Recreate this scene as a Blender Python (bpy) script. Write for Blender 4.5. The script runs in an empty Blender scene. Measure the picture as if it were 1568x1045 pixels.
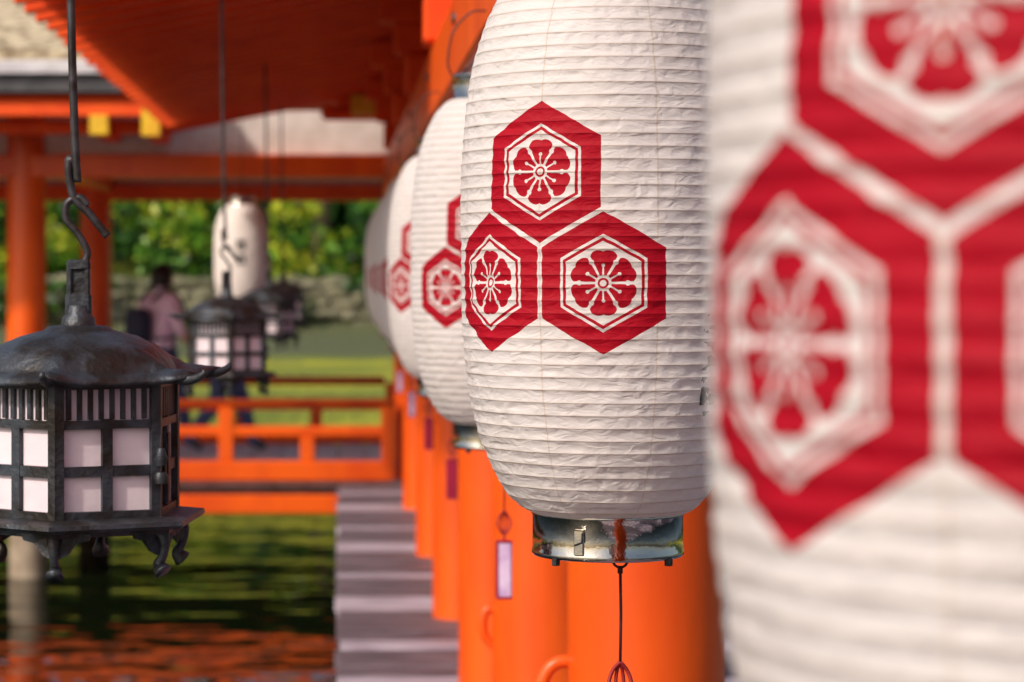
import bpy, math, random
import numpy as np
from mathutils import Vector, Matrix, noise
random.seed(3); rng=np.random.default_rng(3)
S=bpy.context.scene
S.view_settings.view_transform='Standard'; S.view_settings.look='None'; S.view_settings.exposure=0
COL=S.collection
R=math.radians
# ---------------------------------------------------------------- nodes helper
class E:
    nt=None
    def __init__(s,v): s.v=v
    @staticmethod
    def op(o,*a):
        n=E.nt.nodes.new('ShaderNodeMath'); n.operation=o
        for i,x in enumerate(a):
            x=x.v if isinstance(x,E) else x
            if isinstance(x,(int,float)): n.inputs[i].default_value=x
            else: E.nt.links.new(x,n.inputs[i])
        return E(n.outputs[0])
    def __add__(s,o): return E.op('ADD',s,o)
    __radd__=__add__
    def __sub__(s,o): return E.op('SUBTRACT',s,o)
    def __rsub__(s,o): return E.op('SUBTRACT',o,s)
    def __mul__(s,o): return E.op('MULTIPLY',s,o)
    __rmul__=__mul__
    def __truediv__(s,o): return E.op('DIVIDE',s,o)
    def __lt__(s,o): return E.op('LESS_THAN',s,o)
    def __gt__(s,o): return E.op('GREATER_THAN',s,o)
def lerp(a,b,t): return a+(b-a)*t
def newmat(name):
    m=bpy.data.materials.new(name); m.use_nodes=True
    nt=m.node_tree; E.nt=nt
    return m,nt,nt.nodes['Principled BSDF'],nt.nodes['Material Output']
def mat(name,c1,c2=None,rough=.5,metal=0,scale=8,stretch=(1,1,1),bump=0,bscale=None,bdist=.01,spec=.5,coat=0,lo=.35,hi=.65,detail=5):
    m,nt,b,o=newmat(name)
    b.inputs['Roughness'].default_value=rough; b.inputs['Metallic'].default_value=metal
    b.inputs['Specular IOR Level'].default_value=spec; b.inputs['Coat Weight'].default_value=coat
    tc=nt.nodes.new('ShaderNodeTexCoord'); mp=nt.nodes.new('ShaderNodeMapping'); mp.inputs['Scale'].default_value=stretch
    nt.links.new(tc.outputs['Object'],mp.inputs[0])
    if c2 is None: c2=tuple(x*.8 for x in c1)
    n=nt.nodes.new('ShaderNodeTexNoise'); n.inputs['Scale'].default_value=scale; n.inputs['Detail'].default_value=detail
    nt.links.new(mp.outputs[0],n.inputs['Vector'])
    r=nt.nodes.new('ShaderNodeValToRGB'); r.color_ramp.elements[0].position=lo; r.color_ramp.elements[1].position=hi
    r.color_ramp.elements[0].color=(*c2,1); r.color_ramp.elements[1].color=(*c1,1)
    nt.links.new(n.outputs['Fac'],r.inputs[0]); nt.links.new(r.outputs[0],b.inputs['Base Color'])
    if bump:
        n2=nt.nodes.new('ShaderNodeTexNoise'); n2.inputs['Scale'].default_value=bscale or scale*3; n2.inputs['Detail'].default_value=6
        nt.links.new(mp.outputs[0],n2.inputs['Vector'])
        bp=nt.nodes.new('ShaderNodeBump'); bp.inputs['Strength'].default_value=bump; bp.inputs['Distance'].default_value=bdist
        nt.links.new(n2.outputs['Fac'],bp.inputs['Height']); nt.links.new(bp.outputs[0],b.inputs['Normal'])
    return m
# ---------------------------------------------------------------- mesh helper
class MB:
    def __init__(s): s.v=[]; s.f=[]; s.m=[]; s.sm=[]
    def add(s,vs,fs,mi=0,smooth=False):
        o=len(s.v); s.v+= [tuple(v) for v in vs]
        for f in fs: s.f.append(tuple(o+i for i in f)); s.m.append(mi); s.sm.append(smooth)
    def box(s,x0,x1,y0,y1,z0,z1,mi=0,c=.0,M=None):
        c=min(c,abs(x1-x0)*.3,abs(y1-y0)*.3,abs(z1-z0)*.3)
        if c<=0:
            vs=[(x,y,z) for x in(x0,x1) for y in(y0,y1) for z in(z0,z1)]
            fs=[(0,1,3,2),(4,6,7,5),(0,4,5,1),(2,3,7,6),(0,2,6,4),(1,5,7,3)]
        else:
            vs=[];idx={}
            xs=(x0,x1);ys=(y0,y1);zs=(z0,z1)
            for i in(0,1):
                for j in(0,1):
                    for k in(0,1):
                        sx=c if i==0 else -c; sy=c if j==0 else -c; sz=c if k==0 else -c
                        for a in range(3):
                            p=[xs[i]+sx,ys[j]+sy,zs[k]+sz]
                            p[a]=(xs[i],ys[j],zs[k])[a]
                            idx[(i,j,k,a)]=len(vs); vs.append(tuple(p))
            fs=[]
            for i in(0,1): fs.append([idx[(i,0,0,0)],idx[(i,0,1,0)],idx[(i,1,1,0)],idx[(i,1,0,0)]])
            for j in(0,1): fs.append([idx[(0,j,0,1)],idx[(0,j,1,1)],idx[(1,j,1,1)],idx[(1,j,0,1)]])
            for k in(0,1): fs.append([idx[(0,0,k,2)],idx[(0,1,k,2)],idx[(1,1,k,2)],idx[(1,0,k,2)]])
            for i in(0,1):
                for j in(0,1):
                    fs.append([idx[(i,j,0,0)],idx[(i,j,1,0)],idx[(i,j,1,1)],idx[(i,j,0,1)]])
                    fs.append([idx[(i,0,j,0)],idx[(i,1,j,0)],idx[(i,1,j,2)],idx[(i,0,j,2)]])
                    fs.append([idx[(0,i,j,1)],idx[(1,i,j,1)],idx[(1,i,j,2)],idx[(0,i,j,2)]])
                    for k in(0,1): fs.append([idx[(i,j,k,0)],idx[(i,j,k,1)],idx[(i,j,k,2)]])
        if M is not None: vs=[M@Vector(v) for v in vs]
        s.add(vs,fs,mi)
    def lathe(s,prof,seg=32,mi=0,cx=0,cy=0,smooth=True,cap=True,rot=0):
        vs=[];fs=[]
        for r,z in prof:
            for k in range(seg):
                a=2*math.pi*k/seg+rot; vs.append((cx+r*math.sin(a),cy-r*math.cos(a),z))
        for i in range(len(prof)-1):
            for k in range(seg):
                k2=(k+1)%seg; fs.append((i*seg+k,i*seg+k2,(i+1)*seg+k2,(i+1)*seg+k))
        s.add(vs,fs,mi,smooth)
        if cap:
            n=len(prof)-1
            s.add(vs[:seg],[tuple(range(seg))[::-1]],mi); s.add(vs[n*seg:],[tuple(range(seg))],mi)
    def tube(s,pts,r,seg=8,mi=0):
        pts=[Vector(p) for p in pts]; vs=[];fs=[]
        rr=r if isinstance(r,(list,tuple)) else [r]*len(pts)
        up=Vector((0.13,1,.07)).normalized()
        for i,p in enumerate(pts):
            t=(pts[min(i+1,len(pts)-1)]-pts[max(i-1,0)]).normalized()
            a=t.cross(up); a=a.normalized() if a.length>1e-3 else Vector((1,0,0)); b=t.cross(a)
            for k in range(seg):
                q=2*math.pi*k/seg; vs.append(p+(a*math.cos(q)+b*math.sin(q))*rr[i])
        for i in range(len(pts)-1):
            for k in range(seg):
                k2=(k+1)%seg; fs.append((i*seg+k,i*seg+k2,(i+1)*seg+k2,(i+1)*seg+k))
        fs.append(tuple(range(seg))[::-1]); fs.append(tuple((len(pts)-1)*seg+k for k in range(seg)))
        s.add(vs,fs,mi,True)
    def mesh(s,name,mats):
        me=bpy.data.meshes.new(name); me.from_pydata(s.v,[],s.f)
        for m in mats: me.materials.append(m)
        me.polygons.foreach_set('material_index',s.m); me.polygons.foreach_set('use_smooth',s.sm)
        me.validate(); me.update()
        return me
    def obj(s,name,mats,parent=None,loc=(0,0,0),rot=0):
        return mkobj(name,s.mesh(name,mats),parent,loc,rot)
def mkobj(name,me,parent=None,loc=(0,0,0),rot=0):
    o=bpy.data.objects.new(name,me); COL.objects.link(o); o.location=loc; o.rotation_euler=(0,0,rot)
    if parent: o.parent=parent
    return o
def empty(name,loc=(0,0,0),rot=0):
    return mkobj(name,None,None,loc,rot)
def smoothpts(pts,n=6):
    P=[Vector(p) for p in pts]; P=[P[0]*2-P[1]]+P+[P[-1]*2-P[-2]]; out=[]
    for i in range(1,len(P)-2):
        for k in range(n):
            t=k/n; a,b,c,d=P[i-1],P[i],P[i+1],P[i+2]
            out.append(.5*((2*b)+(c-a)*t+(2*a-5*b+4*c-d)*t*t+(3*b-a-3*c+d)*t**3))
    out.append(P[-2]); return out
# ---------------------------------------------------------------- materials
ORANGE=mat('vermilion_paint',(.88,.115,.004),(.68,.062,.004),rough=.36,scale=4,stretch=(1,1,.30),bump=.25,bscale=16,bdist=.005,spec=.45,lo=.28,hi=.6,detail=8)
ORANGE2=mat('vermilion_soffit',(.92,.100,.008),(.80,.066,.006),rough=.6,scale=5,bump=.1,bdist=.004,spec=.3)
YEL=mat('yellow_paint',(.85,.55,.02),(.75,.42,.02),rough=.5)
PLASTER=mat('plaster',(.76,.68,.63),(.64,.56,.50),rough=.8)
WOODG=mat('grey_wood',(.20,.155,.18),(.06,.045,.06),rough=.5,scale=3.5,stretch=(1,9,1),bump=.5,bscale=20,bdist=.005)
WOODL=mat('pale_wood',(.60,.52,.60),(.24,.19,.24),rough=.45,scale=3.0,stretch=(1,9,1),bump=.3,bscale=20,bdist=.004)
FLOORW=mat('pale_floor',(.66,.64,.65),(.55,.53,.54),rough=.5,scale=4,stretch=(1,9,1))
WOODD=mat('dark_wood',(.10,.075,.06),(.05,.035,.03),rough=.7,bump=.3)
POSTB=mat('weathered_post',(.40,.32,.24),(.22,.16,.11),rough=.8,scale=6,bump=.4)
THATCH=mat('bark_thatch',(.62,.51,.34),(.26,.19,.11),rough=.9,scale=9,stretch=(1,.6,1),bump=.8,bscale=30,bdist=.03,lo=.4,hi=.6)
DARK=mat('roof_edge_dark',(.09,.085,.09),(.05,.05,.055),rough=.7)
WHITE=mat('white_trim',(.70,.66,.68),rough=.7)
BRONZE=mat('dark_bronze',(.055,.064,.080),(.022,.017,.014),rough=.46,metal=.5,scale=16,bump=.8,bscale=70,bdist=.004,lo=.4,hi=.62,detail=8)
IRON=mat('iron',(.06,.058,.066),(.018,.014,.013),rough=.5,metal=.5,scale=50,bump=.3,bscale=120,bdist=.002)
CHROME=mat('polished_chrome',(.60,.57,.52),(.46,.42,.37),rough=.08,metal=1,scale=3,bump=.35,bscale=11,bdist=.012)
SHOJI=mat('lantern_pane',(.82,.71,.76),(.70,.58,.64),rough=.7,scale=9,bump=.3,bscale=14,bdist=.012)
CORD=mat('dark_cord',(.07,.015,.015),rough=.7)
REDC=mat('red_cord',(.34,.012,.012),rough=.6)
TAGP=mat('tag_lavender',(.80,.62,.86),(.55,.34,.62),rough=.3,scale=30)
TAGR=mat('tag_crimson',(.36,.015,.05),rough=.3)
BLACK=mat('black_ink',(.02,.02,.02),rough=.6)

# lantern paper
LR=.198; PITCH=.0164
def lantern_mat():
    m,nt,b,o=newmat('lantern_paper')
    tc=nt.nodes.new('ShaderNodeTexCoord'); sp=nt.nodes.new('ShaderNodeSeparateXYZ'); nt.links.new(tc.outputs['Object'],sp.inputs[0])
    X,Y,Z=[E(sp.outputs[i]) for i in range(3)]
    th=E.op('ARCTAN2',X,Y*-1.0)
    nz=nt.nodes.new('ShaderNodeTexNoise'); nz.inputs['Scale'].default_value=45; nz.inputs['Detail'].default_value=3
    nt.links.new(tc.outputs['Object'],nz.inputs['Vector'])
    wob=(E(nz.outputs['Fac'])-.5)*.0030
    u=(th+R(32.5))*LR+wob; v=(Z+.012)/.965+wob
    hp=.0850
    def hexd(x,y):
        ax=E.op('ABSOLUTE',x); ay=E.op('ABSOLUTE',y)
        return E.op('MAXIMUM',ax,ax*.5+ay*.866)
    au=E.op('ABSOLUTE',u)
    x1=u; y1=v-hp*1.1547; x2=au-hp; y2=v+hp*.5774
    d1=hexd(x1,y1); d2=hexd(x2,y2); sel=d1<d2
    x=lerp(x2,x1,sel); y=lerp(y2,y1,sel); d=E.op('MINIMUM',d1,d2)
    r=E.op('SQRT',x*x+y*y); ph=E.op('ARCTAN2',y,x)
    sec=math.pi/3
    t=E.op('ABSOLUTE',E.op('FRACT',(ph-math.pi/2)/sec+12.5)-.5)*2
    a=t*(sec/2)
    rb=(1-E.op('POWER',t,4)*.20)*.0440-E.op('POWER',1-t,6)*.0022
    gap=(r*E.op('SINE',sec/2-a))>(r*.022+.0012)
    st=1-(r*E.op('SINE',a)<.0011)*(r<.023)
    dx=r*E.op('COSINE',a)-.0235; dy=r*E.op('SINE',a)
    dot=E.op('SQRT',dx*dx+dy*dy)>.0024
    dx2=r*E.op('COSINE',sec/2-a)-.0310; dy2=r*E.op('SINE',sec/2-a)
    dot2=E.op('SQRT',dx2*dx2+dy2*dy2)>.0034
    fl=(r<rb)*gap*st*dot*dot2*(r>.0105)
    fl=E.op('MAXIMUM',fl,(r>.0042)*(r<.0070))
    outer=(d<.0818)*(1-(d<.0562)*(d>.0525))
    inn=d<.0485
    red=lerp(outer,fl,inn)
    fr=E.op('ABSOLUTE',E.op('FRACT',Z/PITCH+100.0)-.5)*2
    hoop=E.op('POWER',fr,9)  # bamboo hoop lines; their shadow is painted into the paper colours too
    ts=E.op('ABSOLUTE',E.op('FRACT',(th+R(32.5)+wob*6)/R(45)+8.5)-.5)*R(45)*LR
    seam=ts<.0011
    nk=nt.nodes.new('ShaderNodeTexNoise'); nk.inputs['Scale'].default_value=70; nk.inputs['Detail'].default_value=1; nt.links.new(tc.outputs['Object'],nk.inputs['Vector'])
    ink=(E(nk.outputs['Fac'])>.53)*(th>R(33))*(th<R(47))*(Z<-.10)*(Z>-.235)*(E.op('FRACT',Z/.045+10)>.18)
    n2=nt.nodes.new('ShaderNodeTexNoise'); n2.inputs['Scale'].default_value=7; n2.inputs['Detail'].default_value=4; nt.links.new(tc.outputs['Object'],n2.inputs['Vector'])
    def mix(f,c1,c2):
        n=nt.nodes.new('ShaderNodeMix'); n.data_type='RGBA'
        nt.links.new(f.v,n.inputs[0])
        for i,c in ((6,c1),(7,c2)):
            if isinstance(c,tuple): n.inputs[i].default_value=(*c,1)
            else: nt.links.new(c,n.inputs[i])
        return n.outputs[2]
    base=mix(E(n2.outputs['Fac']),(.78,.72,.69),(.88,.85,.87))
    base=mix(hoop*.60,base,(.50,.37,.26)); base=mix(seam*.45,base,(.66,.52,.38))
    redc=mix(E(n2.outputs['Fac']),(.38,.002,.014),(.54,.004,.022))
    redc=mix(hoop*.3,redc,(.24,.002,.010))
    c=mix(red,base,redc); c=mix(ink,c,(.03,.03,.04))
    nt.links.new(c,b.inputs['Base Color']); b.inputs['Roughness'].default_value=.6; b.inputs['Specular IOR Level'].default_value=.2
    mp=nt.nodes.new('ShaderNodeMapping'); mp.inputs['Scale'].default_value=(1,1,2.0); nt.links.new(tc.outputs['Object'],mp.inputs[0])
    n3=nt.nodes.new('ShaderNodeTexNoise'); n3.inputs['Scale'].default_value=42; n3.inputs['Detail'].default_value=5; n3.inputs['Distortion'].default_value=1.2
    nt.links.new(mp.outputs[0],n3.inputs['Vector'])
    h=E(n3.outputs['Fac'])*1.0+seam*.4+hoop*.25
    bp=nt.nodes.new('ShaderNodeBump'); bp.inputs['Strength'].default_value=.8; bp.inputs['Distance'].default_value=.0036
    nt.links.new(h.v,bp.inputs['Height']); nt.links.new(bp.outputs[0],b.inputs['Normal'])
    tr=nt.nodes.new('ShaderNodeBsdfTranslucent'); nt.links.new(c,tr.inputs[0])
    ms=nt.nodes.new('ShaderNodeMixShader'); ms.inputs[0].default_value=.32
    nt.links.new(b.outputs[0],ms.inputs[1]); nt.links.new(tr.outputs[0],ms.inputs[2]); nt.links.new(ms.outputs[0],o.inputs[0])
    return m
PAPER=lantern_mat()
PAPER2=mat('plain_lantern_paper',(.80,.72,.69),(.72,.64,.60),rough=.6,scale=10)
H=.37
def lantern_body(mt,name,seg=220,sub=8,marks=True):
    nr=int(2*H/PITCH); N=nr*sub
    vs=[];fs=[]
    for i in range(N+1):
        z=-H+2*H*i/N; s=min(1,abs(z)/H)
        r0=LR*(.49+.51*(max(0,1-s**3))**.6)
        for k in range(seg):
            a=2*math.pi*k/seg; ca,sa=math.cos(a),math.sin(a)
            w=abs(math.sin(math.pi*z/PITCH))
            n1=noise.noise(Vector((sa*4,ca*4,z*12)))
            n2=noise.noise(Vector((sa*20,ca*20,z*60+3)))
            n4=noise.noise(Vector((sa*9,ca*9,math.floor(z/PITCH)*5.3)))
            r=r0-(.0017+.0014*n4)*(w**.8)+n1*.0022+n2*.0017*w
            zz=z+noise.noise(Vector((sa*3+9,ca*3,round(z/PITCH)*.7)))*.0024
            vs.append((r*sa,-r*ca,zz))
    for i in range(N):
        for k in range(seg):
            k2=(k+1)%seg; fs.append((i*seg+k,i*seg+k2,(i+1)*seg+k2,(i+1)*seg+k))
    b=MB(); b.add(vs,fs,0,True)
    return b.mesh(name,[mt])
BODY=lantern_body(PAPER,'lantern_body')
def ring_mesh():
    b=MB()
    for s in(-1,1):
        pr=[(.094,0),(.1005,0),(.1022,.002),(.1022,.005),(.1010,.006),(.1010,.051),(.1022,.053),(.1022,.057),(.100,.060),(.092,.060),(.092,.004),(.094,0)]
        pr=[(r,(H-.004+z) if s>0 else (-H+.004-z)) for r,z in pr]
        b.lathe(pr,64,0,cap=False)
    b.lathe([(.001,-H-.050),(.091,-H-.050),(.091,-H-.046),(.001,-H-.046)],48,1)
    b.lathe([(.001,H+.050),(.091,H+.050),(.091,H+.046),(.001,H+.046)],48,1)
    M=Matrix.Rotation(R(-28),4,'Z'); b.box(-.007,.007,-.1035,-.099,-H-.048,-H-.014,0,.0015,M)
    b.tube([M@Vector((.006,-.104,-H-.018)),M@Vector((.006,-.107,-H-.030)),M@Vector((-.004,-.106,-H-.034))],.0014,6,1)
    for a in(R(-50),R(48)):
        M=Matrix.Rotation(a,4,'Z'); b.box(-.004,.004,-.103,-.094,-H-.064,-H-.054,1,.001,M)
    return b.mesh('lantern_rings',[CHROME,IRON])
RINGS=ring_mesh()
def hang_mesh(tagmat):
    b=MB()
    zb=-H-.056
    x=.017
    c=[(x+.010*math.cos(a),0,zb-.008+.010*math.sin(a)) for a in np.linspace(0,2*math.pi,17)]
    b.tube(c,.0018,6,0)
    b.tube([(x,0,zb-.016),(x+.001,0,zb-.08),(x,0,zb-.148)],.0020,6,0)
    b.tube([(x,0,zb-.016),(x,0,zb-.026)],.0036,8,0)
    for sx in(-1,1):
        c=smoothpts([(x,0,zb-.145),(x+sx*.010,.003,zb-.158),(x+sx*.015,0,zb-.175),(x+sx*.008,-.003,zb-.192),(x,0,zb-.20)],5); b.tube(c,.0026,6,1)
        c=smoothpts([(x,0,zb-.145),(x+sx*.004,.006,zb-.16),(x+sx*.005,.005,zb-.18),(x,0,zb-.20)],5); b.tube(c,.0024,6,1)
    b.tube([(x,0,zb-.198),(x,0,zb-.215)],.003,6,1)
    b.box(x-.018,x+.018,-.007,.007,zb-.345,zb-.215,2,.004)
    b.box(x-.0195,x-.0125,-.0085,.0085,zb-.343,zb-.217,3,.003)
    b.box(x-.0185,x+.0185,-.0088,.0088,zb-.347,zb-.340,3,.002)
    b.box(x-.0185,x+.0185,-.0088,.0088,zb-.219,zb-.212,3,.002)
    return b.mesh('hanging_slip',[CORD,REDC,tagmat,TAGR])
HANG=[hang_mesh(TAGP),hang_mesh(TAGR)]
def paper_lantern(x,y,z,rot,body=BODY,ti=0,top=2.165,hang=True,rotT=0):
    p=empty('paper_lantern',(x,y,z))
    mkobj('body',body,p,rot=rot); mkobj('rings',RINGS,p,rot=rot*.3)
    if hang: mkobj('hanging_slip',HANG[ti],p,rot=rotT)
    b=MB(); t=top-z
    b.tube([(-.09,0,H+.05),(-.05,0,H+.085),(0,0,H+.10),(.05,0,H+.085),(.09,0,H+.05)],.0025,6)
    b.tube([(0,0,H+.098),(0,0,t+.02)],.003,6)
    if hang:
        b.tube(smoothpts([(-.022,0,t+.03),(-.06,0,t+.025),(-.10,0,t-.02),(-.112,0,t-.09),(-.10,0,H+.05)],6),.0022,6)
    b.obj('hanger',[IRON],p)
    return p
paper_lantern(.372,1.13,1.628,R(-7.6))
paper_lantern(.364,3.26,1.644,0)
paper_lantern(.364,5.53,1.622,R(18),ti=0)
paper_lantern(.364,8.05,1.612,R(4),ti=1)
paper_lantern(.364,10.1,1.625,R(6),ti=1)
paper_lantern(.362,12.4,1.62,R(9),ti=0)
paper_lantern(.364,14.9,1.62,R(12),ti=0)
BODY2=lantern_body(PAPER2,'lantern_body_plain',96,4)
fl=paper_lantern(-.683,17.2,1.70,0,BODY2,top=2.72,hang=False)
b=MB()
def stroke(x,z,w,h,a=0):
    M=Matrix.Rotation(x/.2,4,'Z')@Matrix.Translation((0,-.199,z))@Matrix.Rotation(a,4,'Y')
    b.box(-w/2,w/2,-.004,.003,-h/2,h/2,0,.001,M)
for zc in(.085,-.015):
    stroke(0,zc+.025,.07,.012,.05); stroke(0,zc,.05,.010,-.05); stroke(-.02,zc-.01,.012,.05,.15); stroke(.022,zc-.005,.012,.045,-.2); stroke(0,zc-.030,.06,.011,.08)
b.obj('characters',[BLACK],fl)

# ---------------------------------------------------------------- pillars, beams, eave
PY=[2.3,4.63,6.86,8.8,11.2,13.6,16.3,18.62]
for i,y in enumerate(PY):
    b=MB(); b.lathe([(.152,-.0),(.150,.25),(.150,2.2),(.146,2.8)],48,0)
    if i<3:
        zt=.87 if i<2 else .655; q=.055 if i<2 else .028; k=1 if i<2 else .55
        b.tube(smoothpts([(-.10,.0,zt-.30*k),(-.135,.0,zt-.24*k),(-.15-q*.75,.0,zt-.17*k),(-.15-q,.0,zt-.09*k),(-.15-q*.6,.0,zt-.03*k),(-.14,.0,zt-.018),(-.08,.0,zt-.03)],6),.013,10,0)
    b.obj('vermilion_pillar',[ORANGE,IRON],None,(.59,y,0))
b=MB(); b.box(.34,.54,-.6,18.1,2.16,2.415,0,.012)
for k in range(9):
    y=.6+2.13*k
    M=Matrix.Translation((.34,y,2.33))@Matrix.Rotation(R(-90),4,'Y')
    vs=[M@Vector((.02*math.cos(a),.02*math.sin(a),0)) for a in np.linspace(0,2*math.pi,13)[:-1]]+[M@Vector((.014*math.cos(a),.014*math.sin(a),.010)) for a in np.linspace(0,2*math.pi,13)[:-1]]
    b.add(vs,[(i,(i+1)%12,12+(i+1)%12,12+i) for i in range(12)]+[tuple(range(12,24))],1)
b.obj('lantern_beam',[ORANGE,IRON])
b=MB()
b.box(.43,.75,-.6,18.1,2.74,2.86,0,.01)
b.box(.56,.60,-.6,18.1,2.41,2.75,0)
for y in PY[1:]:
    b.box(.19,.50,y-.09,y+.09,2.745,2.89,0,.015)
    b.box(.26,.50,y-.07,y+.07,2.60,2.747,0,.015)
    b.box(.31,.50,y-.11,y+.11,2.42,2.598,0,.015)
b.box(-.52,.50,3.44,3.56,2.77,2.90,0,.012)  # added arm, out of view, carries the near bronze lantern where the eave is missing
b.obj('bracket_beam',[ORANGE2])
def sof(x): return 2.62+.19*(x+1.225)
b=MB()
y0,y1=8.45,18.0  # near end of the eave cut short so sun reaches the closer lanterns
def slab(x0,x1,y0,y1,th,off,mi):
    z0,z1=sof(x0)+off,sof(x1)+off
    b.add([(x0,y0,z0),(x1,y0,z1),(x1,y1,z1),(x0,y1,z0),(x0,y0,z0+th),(x1,y0,z1+th),(x1,y1,z1+th),(x0,y1,z0+th)],
      [(0,3,2,1),(4,5,6,7),(0,1,5,4),(1,2,6,5),(2,3,7,6),(3,0,4,7)],mi)
slab(-1.20,2.0,y0,y1,.05,.08,0)
slab(-1.24,2.0,y0-.02,y1+.02,.07,.133,1)
y=y0+.03
while y<y1-.05:
    slab(-1.225-random.uniform(0,.012),2.0,y,y+.10,.085,0,0); y+=.345
b.obj('eave_roof',[ORANGE2,DARK])
b=MB()
b.box(-.12,.34,17.55,17.75,2.70,2.80,0,.03); b.box(-.02,.34,17.52,17.78,2.80,2.87,0,.02)
b.box(.10,.27,17.30,17.52,2.72,2.86,1,.006)
b.obj('eave_bracket',[ORANGE2,YEL])
# ---------------------------------------------------------------- decks
b=MB(); y=-1.5; k=0
while y<18.0:
    w=.235; lite=(k%5==0) or (k%10==6)
    dz=random.uniform(-.004,.004)
    b.box(random.uniform(-.014,.012),2.6,y,y+w-.022,-.05+dz,dz,1 if lite else 0,.006)
    y+=w; k+=1
b.box(.02,2.6,-1.5,18.0,-.12,-.056,2)
for i in range(9):
    b.lathe([(.11,-1.4),(.11,-.12)],20,3,cx=.30,cy=.5+2.2*i)
    b.lathe([(.11,-1.4),(.11,-.12)],20,3,cx=2.2,cy=.5+2.2*i)
    b.box(.1,2.5,.4+2.2*i,.6+2.2*i,-.30,-.121,2,.01)
b.obj('boardwalk',[WOODG,WOODL,WOODD,POSTB])

cc=empty('cross_corridor')
b=MB(); x=-24
while x<8:
    b.box(x,x+.235,18.52,22.7,-.05,random.uniform(-.003,.003),random.choice([0,0,1]),.004); x+=.245
b.box(-24,8,18.5,22.7,-.11,-.056,2)
b.obj('floor',[FLOORW,WHITE,WOODD],cc)
b=MB(); b.box(-24,8,18.40,18.56,-.25,-.11,0,.01); b.box(-24,8,22.6,22.75,-.25,-.11,0,.01)
for X in [-2.38-2.97*i for i in range(7)]+[.59,3.56,6.5]:
    b.lathe([(.15,-.10),(.15,2.9)],28,0,cx=X,cy=18.5 if X!=.59 else 18.9); b.lathe([(.15,-1.5),(.15,-.1)],24,1,cx=X,cy=18.62)
    b.lathe([(.145,-.10),(.145,2.7)],28,0,cx=X+.13,cy=22.5); b.lathe([(.15,-1.5),(.15,-.1)],24,1,cx=X+.13,cy=22.4)
b.box(-24,8,18.36,18.62,2.31,2.485,0,.01)
b.box(-24,8,22.38,22.62,2.25,2.39,0,.01)
for X in np.arange(-23,8,2.97): b.box(X,X+.14,18.6,22.4,2.33,2.47,0,.01)
b.obj('frame',[ORANGE,POSTB],cc)
b=MB(); b.box(-24,8,18.46,18.52,2.486,2.82,0); b.box(-24,8,22.46,22.52,2.391,2.8,0)
b.obj('plaster_wall',[PLASTER],cc)
b=MB()
def qslab(x0,x1,ya,za,yb,zb,th,mi):
    b.add([(x0,ya,za),(x1,ya,za),(x1,yb,zb),(x0,yb,zb),(x0,ya,za+th),(x1,ya,za+th),(x1,yb,zb+th),(x0,yb,zb+th)],
      [(0,3,2,1),(4,5,6,7),(0,1,5,4),(1,2,6,5),(2,3,7,6),(3,0,4,7)],mi)
qslab(-24,-1.3,17.3,2.80,20.5,3.55,.06,0)
qslab(-1.3,8,18.4,3.06,20.5,3.55,.06,0)
qslab(-24,8,20.5,3.55,23.4,2.75,.06,0)
qslab(-24,-1.32,17.15,2.87,20.5,3.62,.12,1)
qslab(-24,-1.32,17.10,3.0,20.5,3.75,.07,2)
qslab(-24,-1.34,17.25,3.075,20.5,3.95,.10,3)
qslab(-1.3,8,18.3,3.15,20.5,3.70,.3,3)
qslab(-24,8,20.5,3.72,23.5,2.83,.2,3)
b.box(-24,-1.34,17.22,17.34,2.70,2.80,0,.01)
x=-24
while x<-1.5:
    qslab(x,x+.09,17.32,2.73,18.5,2.93,.07,0); x+=.3
b.obj('roof',[ORANGE2,DARK,WHITE,THATCH],cc)
b=MB()
for X,za,zb in((-1.70,2.57,2.71),(-1.33,2.56,2.77)):
    b.box(X-.065,X+.065,17.2,17.35,za,zb,1,.004); b.box(X-.06,X+.06,17.351,18.4,za+.005,zb-.005,0,.004)
b.box(-24,-1.2,17.6,17.75,2.60,2.70,0,.01)
b.obj('eave_brackets',[ORANGE2,YEL],cc)
def railing(Y,posts):
    rl=empty('vermilion_railing')
    b=MB()
    b.box(-24,.44,Y-.06,Y+.06,0.0,.15,0,.012)
    b.box(-24,.44,Y-.04,Y+.04,.335,.415,0,.012)
    M=Matrix.Translation((-24,Y,.578))@Matrix.Rotation(R(90),4,'Y')
    n=14;L=24.44
    vs=[M@Vector((.042*math.cos(2*math.pi*k/n),.042*math.sin(2*math.pi*k/n),z)) for z in(0,L) for k in range(n)]
    b.add(vs,[(k,(k+1)%n,n+(k+1)%n,n+k) for k in range(n)]+[tuple(range(n))[::-1],tuple(range(n,2*n))],0,True)
    b.obj('rails',[ORANGE],rl)
    b=MB()
    for i,X in enumerate(posts):
        top=.56 if i%2==0 else .335
        b.box(X-.055,X+.055,Y-.05,Y+.05,.15,top,0,.008)
    b.obj('posts',[ORANGE],rl)
railing(18.45,[-.85-.62*i for i in range(-2,38)])
railing(22.5,[-.2-.7*i for i in range(-1,34)])

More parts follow.
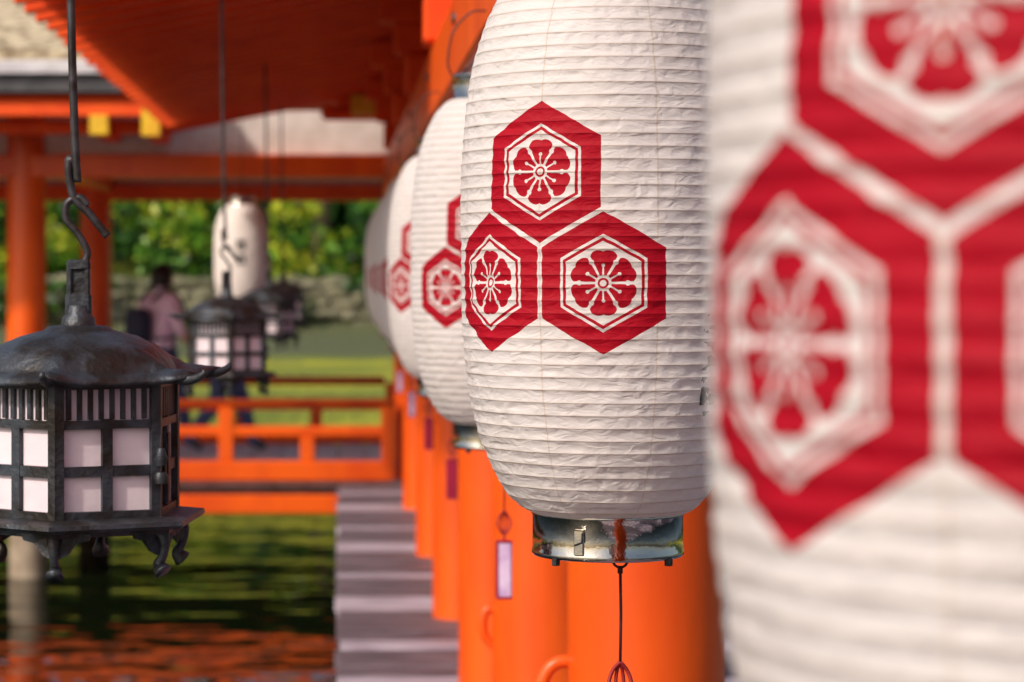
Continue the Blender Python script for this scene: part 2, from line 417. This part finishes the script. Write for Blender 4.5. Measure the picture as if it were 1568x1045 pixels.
# ---------------------------------------------------------------- bronze lantern
def bronze_mesh():
    b=MB(); a0=R(-6)
    def cor(r,z,k,off=0): a=a0+k*math.pi/3+off; return Vector((r*math.sin(a),-r*math.cos(a),z))
    rb=.150
    def facebox(k,t0,t1,z0,z1,th=.010,out=0,mi=0):
        A=cor(rb,0,k);B=cor(rb,0,k+1); d=B-A; n=Vector((d.y,-d.x,0)).normalized()
        if n.dot(A)<0:n=-n
        P=[A+d*t0,A+d*t1]; vs=[]
        for z in(z0,z1):
            for p in P:
                for o in(out,out-th): vs.append(p+n*o+Vector((0,0,z+random.uniform(-.0008,.0008))))
        b.add(vs,[(0,1,3,2),(4,6,7,5),(0,2,6,4),(1,5,7,3),(0,4,5,1),(2,3,7,6)],mi)
    for k in range(6):
        facebox(k,-.01,1.01,0,.014,.012,.003)
        facebox(k,.0,1.0,.062,.077,.010,.001)
        facebox(k,-.01,1.01,.129,.141,.012,.003)
        facebox(k,-.01,1.01,.184,.200,.012,.003)
        facebox(k,-.02,.072,0,.2,.012,.0045); facebox(k,.928,1.02,0,.2,.012,.0045)
        facebox(k,.450,.550,.0,.142,.010,.002)
        for j in range(8):
            t=.13+.74*j/7; facebox(k,t-.022,t+.022,.142,.185,.007,.0)
    b.lathe([(rb*.955,.004),(rb*.955,.195)],6,1,smooth=False,rot=a0)
    b.lathe([(.16,-.014),(.190,-.012),(.196,-.007),(.194,-.001),(.15,.004)],6,0,smooth=False,rot=a0)
    b.lathe([(.12,-.022),(.17,-.020),(.172,-.013)],6,0,smooth=False,rot=a0)
    for k in range(6):
        A=cor(1,0,k)
        pts=smoothpts([A*.150+Vector((0,0,-.012)),A*.162+Vector((0,0,-.030)),A*.160+Vector((0,0,-.050)),A*.152+Vector((0,0,-.064)),A*.160+Vector((0,0,-.074))],5)
        n=len(pts); b.tube(pts,[.014-.0075*math.sin(math.pi*min(1,i/n*1.05)) for i in range(n)],8)
        for s in(-1,1):
            T=Vector((-A.y,A.x,0))*s
            b.add([A*.158+Vector((0,0,-.014)),A*.150+T*.050+Vector((0,0,-.014)),A*.150+T*.046+Vector((0,0,-.024)),A*.152+T*.030+Vector((0,0,-.028)),A*.155+T*.018+Vector((0,0,-.044)),A*.158+Vector((0,0,-.052)),
                   A*.152+Vector((0,0,-.014)),A*.144+T*.050+Vector((0,0,-.014)),A*.144+T*.046+Vector((0,0,-.024)),A*.146+T*.030+Vector((0,0,-.028)),A*.149+T*.018+Vector((0,0,-.044)),A*.152+Vector((0,0,-.052))],
                  [(0,1,2,3,4,5),(6,11,10,9,8,7)]+[(i,6+i,6+(i+1)%6,(i+1)%6) for i in range(6)],0)
    seg=72; prof=[(.020,.272),(.045,.269),(.050,.264),(.058,.262),(.085,.255),(.116,.241),(.134,.224),(.143,.213),(.147,.207),(.166,.203),(.180,.197),(.181,.191),(.165,.188),(.13,.190)]
    vs=[];fs=[]
    for r,z in prof:
        t=max(0,min(1,(r-.12)/.06))
        for j in range(seg):
            a=2*math.pi*j/seg; q=((a)%(math.pi/3))-math.pi/6
            hx=math.cos(math.pi/6)/math.cos(q)*1.03
            c=(abs(q)/(math.pi/6))**7
            rr=r*((1-t)+t*hx)+t*c*.035
            zz=z+t*c*.012+.0034*noise.noise(Vector((a*5,r*60,0)))*(.4+t)
            aa=a+a0
            vs.append((rr*math.sin(aa),-rr*math.cos(aa),zz))
    for i in range(len(prof)-1):
        for j in range(seg):
            j2=(j+1)%seg; fs.append((i*seg+j,i*seg+j2,(i+1)*seg+j2,(i+1)*seg+j))
    b.add(vs,fs,0,True)
    for k in range(6):
        A=cor(1,0,k); pts=smoothpts([A*.185+Vector((0,0,.200)),A*.205+Vector((0,0,.198)),A*.222+Vector((0,0,.201)),A*.234+Vector((0,0,.207)),A*.232+Vector((0,0,.212))],5)
        b.tube(pts,[.009-.00028*i for i in range(len(pts))],8)
    b.lathe([(.026,.268),(.024,.282),(.018,.287),(.016,.30)],16,0)
    b.box(-.019,.019,-.009,.009,.280,.318,0,.004)
    for s in(-1,1): b.box(s*.0125-.0045,s*.0125+.0045,-.008,.008,.31,.362,0,.003)
    b.box(-.017,.017,-.0085,.0085,.350,.366,0,.003)
    b.box(-.009,.009,-.003,.003,.31,.352,0,.001)
    A=cor(rb+.006,0,1)
    b.lathe([(.010,.05),(.011,.06),(.008,.066)],10,0,cx=A.x,cy=A.y); b.lathe([(.007,.075),(.010,.085),(.005,.10)],10,0,cx=A.x,cy=A.y)
    facebox(1,.10,.40,.055,.085,.004,.008); facebox(1,.2,.3,.02,.12,.004,.010)
    return b.mesh('bronze_lantern_body',[BRONZE,SHOJI,BLACK])
BM=bronze_mesh()
for i,(x,y,z) in enumerate([(-.375,3.5,1.25),(-.402,8.75,1.234),(-.39,13.7,1.24),(-.385,17.3,1.25)]):
    p=empty('bronze_lantern',(x,y,z)); mkobj('body',BM,p,rot=[0,.25,.5,.1][i])
    b=MB(); 
    b.tube(smoothpts([(0,0,.352),(.010,0,.364),(.012,0,.38),(-.002,0,.405),(-.018,0,.425),(-.016,0,.448),(.002,0,.456),(.014,0,.444)],6),.0055,8)
    top=(sof(x)+.02-z) if i else 2.78-z
    b.tube(smoothpts([(.042,0,.400),(.030,0,.415),(.014,0,.435),(-.004,0,.452),(-.012,0,.475),(-.014,0,.51),(-.004,0,.505),(-.002,0,.48),(-.006,0,.56),(-.012,0,.8),(-.02,0,top)],6),.0062,8)
    b.obj('hook_rod',[IRON],p)

# ---------------------------------------------------------------- people
SKIN=mat('skin',(.62,.38,.27),rough=.6); PINK=mat('pink_shirt',(.92,.70,.90),(.84,.60,.82),rough=.8,scale=12,bump=.3)
WSH=mat('white_shirt',(.80,.80,.83),rough=.8); NAVY=mat('navy_jeans',(.07,.10,.22),(.04,.06,.14),rough=.85,scale=15)
HAIR=mat('black_hair',(.012,.010,.010),rough=.5); SHOE=mat('shoe',(.06,.06,.07),rough=.6); PACK=mat('backpack_cloth',(.02,.03,.07),rough=.7,bump=.3)
def person(loc,rot,shirt,pose,pack):
    p=empty('person',loc,rot)
    J=dict(pel=(0,0,.90,.155),sp=(.01,0,1.06,.155),ch=(.02,0,1.24,.185),nk=(.03,0,1.40,.062),hd=(.045,0,1.49,.060),
      hL=(0,.085,.86,.115),hR=(0,-.085,.86,.115),shL=(.02,.185,1.325,.085),shR=(.02,-.185,1.325,.085))
    J.update(pose)
    B=[('pel','sp','S'),('sp','ch','S'),('ch','nk','S'),('nk','hd','K'),('pel','hL','J'),('pel','hR','J'),('ch','shL','S'),('ch','shR','S')]
    for s in'LR':
        B+=[('h'+s,'kn'+s,'J'),('kn'+s,'an'+s,'J'),('an'+s,'to'+s,'B'),('sh'+s,'el'+s,'S'),('el'+s,'wr'+s,'K'),('wr'+s,'pa'+s,'K')]
        w=Vector(J['wr'+s][:3]); e=Vector(J['el'+s][:3]); d=(w-e).normalized()
        pa=w+d*.05; J['pa'+s]=(*pa,.020)
        side=d.cross(Vector((0,1,0))).normalized()
        for i,(o,l) in enumerate([(-.024,.06),(-.008,.075),(.008,.078),(.024,.070)]):
            k1=pa+side*o+d*.03; k2=k1+d*l*.5+Vector((0,.008 if s=='R' else -.008,0)); k3=k2+d*l*.4+Vector((0,.016 if s=='R' else -.016,0))
            J[f'f{s}{i}a']=(*k1,.0085);J[f'f{s}{i}b']=(*k2,.008);J[f'f{s}{i}c']=(*k3,.0065)
            B+=[('pa'+s,f'f{s}{i}a','K'),(f'f{s}{i}a',f'f{s}{i}b','K'),(f'f{s}{i}b',f'f{s}{i}c','K')]
        t1=w+d*.02+side*.03; t2=t1+d*.035+side*.015
        J['t'+s+'a']=(*t1,.010);J['t'+s+'b']=(*t2,.008); B+=[('wr'+s,'t'+s+'a','K'),('t'+s+'a','t'+s+'b','K')]
    names=list(J); me=bpy.data.meshes.new('sk'); me.from_pydata([J[n][:3] for n in names],[(names.index(a),names.index(c)) for a,c,_ in B],[])
    o=bpy.data.objects.new('tmp',me); COL.objects.link(o)
    o.modifiers.new('s','SKIN'); sv=me.skin_vertices[0].data
    for i,n in enumerate(names): sv[i].radius=(J[n][3],J[n][3]); sv[i].use_root=(n=='pel')
    sb=o.modifiers.new('u','SUBSURF'); sb.levels=2; sb.render_levels=2
    dg=bpy.context.evaluated_depsgraph_get(); dg.update()
    bm=bpy.data.meshes.new_from_object(o.evaluated_get(dg)); bpy.data.objects.remove(o)
    bm.materials.clear()
    for m in(SKIN,shirt,NAVY,SHOE): bm.materials.append(m)
    mi={'K':0,'S':1,'J':2,'B':3}
    segs=[(Vector(J[a][:3]),Vector(J[c][:3]),(J[a][3]+J[c][3])/2,mi[k]) for a,c,k in B]
    for f in bm.polygons:
        c=f.center; best=9;q=0
        for a,e,r,m in segs:
            d=e-a; t=max(0,min(1,(c-a).dot(d)/d.length_squared)); l=(c-a-d*t).length-r
            if l<best: best=l;q=m
        if q==2 and c.z>.93: q=1
        f.material_index=q; f.use_smooth=True
    mkobj('body',bm,p)
    b=MB(); vs=[];fs=[]; n1,n2=20,28; hc=Vector((J['hd'][0]+.012,J['hd'][1],1.525))
    for i in range(n1+1):
        v=math.pi*i/n1
        for j in range(n2):
            a=2*math.pi*j/n2; x=math.sin(v)*math.cos(a); y=math.sin(v)*math.sin(a); z=math.cos(v)
            w=.078*(1-.25*max(0,-z)); dd=.096*(1-.12*max(0,-z))
            X=x*dd; 
            if z<-.2 and x>0: X+=.012*(-z)
            if x>.9 and abs(y)<.25: X+=.018*max(0,1-abs(z+.12)/.18)*(1-abs(y)/.25)
            if x>.8 and abs(z+.5)<.12: X+=.004
            vs.append((hc.x+X,hc.y+y*w,hc.z+z*.112))
    for i in range(n1):
        for j in range(n2): j2=(j+1)%n2; fs.append((i*n2+j,i*n2+j2,(i+1)*n2+j2,(i+1)*n2+j))
    b.add(vs,fs,0,True)
    for s in(-1,1):
        b.tube([(hc.x-.005,hc.y+s*.070,hc.z+.012),(hc.x-.010,hc.y+s*.084,hc.z+.002),(hc.x-.004,hc.y+s*.074,hc.z-.022)],.009,8,0)
        b.tube([(hc.x+.078,hc.y+s*.030-.010,hc.z+.008),(hc.x+.080,hc.y+s*.030+.010,hc.z+.008)],.005,6,2)
    b.tube([(hc.x+.083,hc.y-.018,hc.z-.056),(hc.x+.083,hc.y+.018,hc.z-.056)],.004,6,3)
    vs=[];fs=[]
    for i in range(n1+1):
        v=math.pi*.68*i/n1
        for j in range(n2):
            a=2*math.pi*j/n2; x=math.sin(v)*math.cos(a); y=math.sin(v)*math.sin(a); z=math.cos(v)
            if x>.35 and z<.45: z=.45
            q=1.16+.08*noise.noise(Vector((x*5,y*5,z*5)))
            vs.append((hc.x-.010+x*.098*q,hc.y+y*.084*q,hc.z+.010+z*.118*q))
    for i in range(n1):
        for j in range(n2): j2=(j+1)%n2; fs.append((i*n2+j,i*n2+j2,(i+1)*n2+j2,(i+1)*n2+j))
    b.add(vs,fs,1,True)
    b.obj('head',[SKIN,HAIR,BLACK,REDC],p)
    if pack:
        b=MB(); cx=-.215
        vs=[];fs=[]
        f=lambda t:math.copysign(abs(t)**.55,t)
        for i in range(13):
            v=math.pi*i/12
            for j in range(20):
                a=2*math.pi*j/20
                vs.append((cx+.085*f(math.sin(v))*f(math.cos(a)),.135*f(math.sin(v))*f(math.sin(a)),1.11+.17*f(math.cos(v))))
        for i in range(12):
            for j in range(20): j2=(j+1)%20; fs.append((i*20+j,i*20+j2,(i+1)*20+j2,(i+1)*20+j))
        b.add(vs,fs,0,True)
        for s in(-1,1): b.tube(smoothpts([(-.14,s*.10,1.33),(0,s*.115,1.435),(.14,s*.12,1.36),(.20,s*.13,1.22),(.07,s*.185,1.03),(-.14,s*.12,1.00)],5),.015,8,0)
        b.obj('backpack',[PACK],p)
walk=dict(knR=(.17,-.09,.49,.078),anR=(.25,-.09,.10,.052),toR=(.38,-.09,.045,.040),
          knL=(-.02,.09,.47,.078),anL=(-.26,.09,.15,.052),toL=(-.15,.09,.04,.038),
          elR=(.04,-.26,1.09,.056),wrR=(.22,-.22,.93,.034),elL=(-.10,.24,1.08,.054),wrL=(-.12,.25,.84,.034))
walk2=dict(knR=(-.03,-.09,.47,.080),anR=(-.28,-.09,.15,.054),toR=(-.17,-.09,.04,.040),
          knL=(.18,.09,.49,.080),anL=(.27,.09,.10,.054),toL=(.40,.09,.045,.040),
          elR=(-.11,-.24,1.08,.054),wrR=(-.10,-.25,.84,.034),elL=(.02,.24,1.08,.054),wrL=(.18,.23,.90,.034))
person((-1.58,21.3,0),R(38),PINK,walk,True)
person((-1.02,21.2,0),R(3),WSH,walk2,False)

# ---------------------------------------------------------------- ground, water
def ground_mat():
    m,nt,b,o=newmat('ground')
    tc=nt.nodes.new('ShaderNodeTexCoord'); sp=nt.nodes.new('ShaderNodeSeparateXYZ'); nt.links.new(tc.outputs['Object'],sp.inputs[0])
    n=nt.nodes.new('ShaderNodeTexNoise'); n.inputs['Scale'].default_value=.35; n.inputs['Detail'].default_value=8; nt.links.new(tc.outputs['Object'],n.inputs['Vector'])
    yy=E(sp.outputs[1])+(E(n.outputs['Fac'])-.5)*14
    g=nt.nodes.new('ShaderNodeValToRGB'); g.color_ramp.elements[0].position=.35; g.color_ramp.elements[1].position=.65
    g.color_ramp.elements[0].color=(.12,.17,.015,1); g.color_ramp.elements[1].color=(.42,.40,.02,1); nt.links.new(n.outputs['Fac'],g.inputs[0])
    def mix(f,c1,c2):
        k=nt.nodes.new('ShaderNodeMix'); k.data_type='RGBA'; nt.links.new(f.v,k.inputs[0])
        for i,c in((6,c1),(7,c2)):
            if isinstance(c,tuple): k.inputs[i].default_value=(*c,1)
            else: nt.links.new(c,k.inputs[i])
        return k.outputs[2]
    path=E.op('MULTIPLY',yy>47.0,yy<69.0)
    c=mix(path,g.outputs[0],(.10,.115,.045))
    c=mix(E(sp.outputs[1])<25.9,c,(.03,.03,.015))
    c=mix(yy>80.0,c,(.03,.06,.012))
    nt.links.new(c,b.inputs['Base Color']); b.inputs['Roughness'].default_value=.95
    bp=nt.nodes.new('ShaderNodeBump'); bp.inputs['Distance'].default_value=.2
    n2=nt.nodes.new('ShaderNodeTexNoise'); n2.inputs['Scale'].default_value=8; nt.links.new(tc.outputs['Object'],n2.inputs['Vector'])
    nt.links.new(n2.outputs['Fac'],bp.inputs['Height']); nt.links.new(bp.outputs[0],b.inputs['Normal'])
    return m
ys=[-600,-100,-20,10,20,25,26,26.6,27.4,28.4,32,40,50,60,66,68,69,75,85,100,130,180,300,900]
zz_=[-1.5,-1.5,-1.5,-1.5,-1.5,-1.3,-.85,-.5,-.2,-.08,-.1,-.1,-.1,-.1,-.1,.6,1.3,1.5,2.5,7,18,30,40,40]
xs=np.linspace(-600,600,61); vs=[];fs=[]
for y,z0 in zip(ys,zz_):
    for x in xs:
        z=z0
        if y>=100: z+=noise.noise(Vector((x*.01,y*.01,0)))*10
        vs.append((x,y,z))
n=len(xs)
for i in range(len(ys)-1):
    for j in range(n-1): fs.append((i*n+j,i*n+j+1,(i+1)*n+j+1,(i+1)*n+j))
b=MB(); b.add(vs,fs,0,True); b.obj('ground',[ground_mat()])
m,nt,bs,o=newmat('pond_water')
bs.inputs['Base Color'].default_value=(.005,.009,.003,1); bs.inputs['Roughness'].default_value=.02; bs.inputs['IOR'].default_value=1.38
tc=nt.nodes.new('ShaderNodeTexCoord'); mp=nt.nodes.new('ShaderNodeMapping'); mp.inputs['Scale'].default_value=(.6,1.3,1); nt.links.new(tc.outputs['Object'],mp.inputs[0])
n1=nt.nodes.new('ShaderNodeTexNoise'); n1.inputs['Scale'].default_value=1.0; n1.inputs['Detail'].default_value=2; nt.links.new(mp.outputs[0],n1.inputs['Vector'])
n2=nt.nodes.new('ShaderNodeTexNoise'); n2.inputs['Scale'].default_value=4.5; n2.inputs['Detail'].default_value=1; nt.links.new(mp.outputs[0],n2.inputs['Vector'])
hh=E(n1.outputs['Fac'])*1.0+E(n2.outputs['Fac'])*.13
bp=nt.nodes.new('ShaderNodeBump'); bp.inputs['Strength'].default_value=1; bp.inputs['Distance'].default_value=.04; nt.links.new(hh.v,bp.inputs['Height']); nt.links.new(bp.outputs[0],bs.inputs['Normal'])
b=MB(); b.add([(-500,-500,-.75),(500,-500,-.75),(500,26.3,-.75),(-500,26.3,-.75)],[(0,1,2,3)]); b.obj('water',[m])

# ---------------------------------------------------------------- stone wall
STONE=mat('wall_stone',(.22,.20,.13),(.11,.11,.06),rough=.9,scale=1.0,bump=.8,bscale=5,bdist=.08)
b=MB()
import bmesh
bmi=bmesh.new(); bmesh.ops.create_icosphere(bmi,subdivisions=2,radius=1); IV=[v.co.copy() for v in bmi.verts]; IF=[tuple(v.index for v in f.verts) for f in bmi.faces]; bmi.free()
for row in range(5):
    x=-45
    while x<25:
        w=random.uniform(.18,.55); hgt=random.uniform(.15,.24); sd=random.uniform(0,99)
        c=Vector((x+w,66.9+row*.14+random.uniform(-.05,.05),.03+row*.30+random.uniform(-.06,.06)))
        b.add([c+Vector((v.x*w*1.15,v.y*.4,v.z*hgt))*(1+.35*noise.noise(v*1.3+Vector((sd,0,0)))) for v in IV],IF,0,False)
        x+=w*1.6
b.obj('stone_wall',[STONE])
# ---------------------------------------------------------------- foliage
def leafmat():
    m,nt,b,o=newmat('foliage')
    at=nt.nodes.new('ShaderNodeAttribute'); at.attribute_name='tint'
    r=nt.nodes.new('ShaderNodeValToRGB'); e=r.color_ramp.elements
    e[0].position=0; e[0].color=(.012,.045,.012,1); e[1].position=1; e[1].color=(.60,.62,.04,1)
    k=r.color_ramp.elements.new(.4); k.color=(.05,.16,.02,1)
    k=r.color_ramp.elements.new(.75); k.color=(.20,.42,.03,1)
    nt.links.new(at.outputs['Fac'],r.inputs[0]); nt.links.new(r.outputs[0],b.inputs['Base Color']); b.inputs['Roughness'].default_value=.4
    t=nt.nodes.new('ShaderNodeBsdfTranslucent'); nt.links.new(r.outputs[0],t.inputs[0])
    ms=nt.nodes.new('ShaderNodeMixShader'); ms.inputs[0].default_value=.4; nt.links.new(b.outputs[0],ms.inputs[1]); nt.links.new(t.outputs[0],ms.inputs[2]); nt.links.new(ms.outputs[0],o.inputs[0])
    return m
LEAF=leafmat(); BARK=mat('bark',(.16,.11,.07),(.08,.05,.03),rough=.9,scale=6,stretch=(3,3,.6),bump=.6)
def leaves(blobs,per,size):
    P=[];T=[]
    for (c,rad,tn) in blobs:
        n=int(per*max(.3,rad[0]*rad[2]))
        d=rng.normal(size=(n,3)); d/=np.linalg.norm(d,axis=1)[:,None]; rr=rng.uniform(.55,1.05,n)**.6
        P.append(np.array(c)+d*rr[:,None]*np.array(rad)); T.append(np.clip(tn+rng.normal(0,.18,n)+d[:,2]*.28,0,1))  # tint rises towards clump tops: highlights painted into the leaf colour
    P=np.concatenate(P);T=np.concatenate(T);n=len(P)
    a=rng.normal(size=(n,3)); a/=np.linalg.norm(a,axis=1)[:,None]; q=rng.normal(size=(n,3)); bb=np.cross(a,q); bb/=np.linalg.norm(bb,axis=1)[:,None]
    s=rng.uniform(.6,1.3,n)[:,None]*size
    V=np.stack([P-a*s,P-bb*s*.5,P+a*s,P+bb*s*.5],1).reshape(-1,3)
    return V,T
def leafobj(name,V,T,parent=None):
    n=len(T); me=bpy.data.meshes.new(name); me.vertices.add(4*n); me.vertices.foreach_set('co',V.ravel())
    me.loops.add(4*n); me.loops.foreach_set('vertex_index',np.arange(4*n,dtype=np.int32)); me.polygons.add(n); me.polygons.foreach_set('loop_start',np.arange(0,4*n,4,dtype=np.int32))
    me.update(calc_edges=True); at=me.attributes.new('tint','FLOAT','FACE'); at.data.foreach_set('value',T.astype(np.float32)); me.materials.append(LEAF)
    return mkobj(name,me,parent)
bl=[]
for i in range(170):
    x=random.uniform(-34,18); bl.append(((x,random.uniform(67.6,71),random.uniform(1.2,3.6)),(random.uniform(.5,1.3),.9,random.uniform(.4,.95)),random.choice([.1,.25,.5,.85])))
for i in range(44):   # growth spilling over the wall
    x=random.uniform(-30,15); bl.append(((x,66.3,random.uniform(.0,1.3)),(random.uniform(.5,1.4),.35,random.uniform(.2,.5)),random.choice([.1,.2,.4])))
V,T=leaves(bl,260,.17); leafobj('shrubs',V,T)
for i in range(13):
    x=-36+i*4.4+random.uniform(-1,1); y=random.uniform(72,76); hgt=random.uniform(9,12)
    tr=empty('broadleaf_tree',(x,y,1.3)); b=MB()
    tp=smoothpts([(0,0,-.2),(.15,0,hgt*.25),(-.1,.1,hgt*.5),(.1,0,hgt*.85)],4); b.tube(tp,[.32-.25*k/len(tp) for k in range(len(tp))],10)
    bl=[]
    for k in range(15):
        a=random.uniform(0,6.28); zz=hgt*random.uniform(.20,.95); rr=random.uniform(.8,2.4)*(1.1-.5*zz/hgt)
        e=Vector((rr*math.cos(a),rr*math.sin(a),zz)); b.tube(smoothpts([(0,0,zz*.75),e*.6+Vector((0,0,zz*.35)),e],3),[.09-.01*q for q in range(7)],6)
        bl.append((tuple(e),(random.uniform(.9,1.6),random.uniform(.9,1.5),random.uniform(.7,1.2)),random.choice([.2,.5,.75,.95])))
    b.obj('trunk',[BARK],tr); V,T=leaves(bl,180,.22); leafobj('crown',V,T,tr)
bl=[]
for i in range(190):
    bl.append(((random.uniform(-60,45),random.uniform(82,92),random.uniform(2,14)),(random.uniform(1.8,3),1.5,random.uniform(1.4,2.2)),random.choice([.1,.4,.65])))
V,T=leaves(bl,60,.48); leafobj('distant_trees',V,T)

# ---------------------------------------------------------------- light
w=bpy.data.worlds.new('World'); S.world=w; w.use_nodes=True; nt=w.node_tree; bg=nt.nodes['Background']
sun=Vector((-.57,-.52,.63)).normalized(); el=math.asin(sun.z); az=math.atan2(sun.x,sun.y)
sky=nt.nodes.new('ShaderNodeTexSky'); sky.sky_type='NISHITA'; sky.sun_disc=False; sky.sun_elevation=el; sky.sun_rotation=az
sky.dust_density=4.0; sky.air_density=1.0; sky.ozone_density=.8; nt.links.new(sky.outputs[0],bg.inputs[0]); bg.inputs[1].default_value=.14
L=bpy.data.lights.new('sun','SUN'); L.energy=3.0; L.angle=R(2.5); L.color=(1,.90,.78)
lo=bpy.data.objects.new('sun',L); COL.objects.link(lo); lo.rotation_euler=sun.to_track_quat('Z','Y').to_euler()
# ---------------------------------------------------------------- camera
cam=bpy.data.cameras.new('camera'); co=bpy.data.objects.new('camera',cam); COL.objects.link(co); S.camera=co
co.location=(0,0,1.6); co.rotation_euler=(R(90),0,0)
cam.lens=85; cam.sensor_width=36; cam.shift_x=(784-517)/1568; cam.shift_y=-(522.5-415)/1568
cam.clip_start=.05; cam.clip_end=3000
cam.dof.use_dof=True; cam.dof.focus_distance=3.12; cam.dof.aperture_fstop=5.8
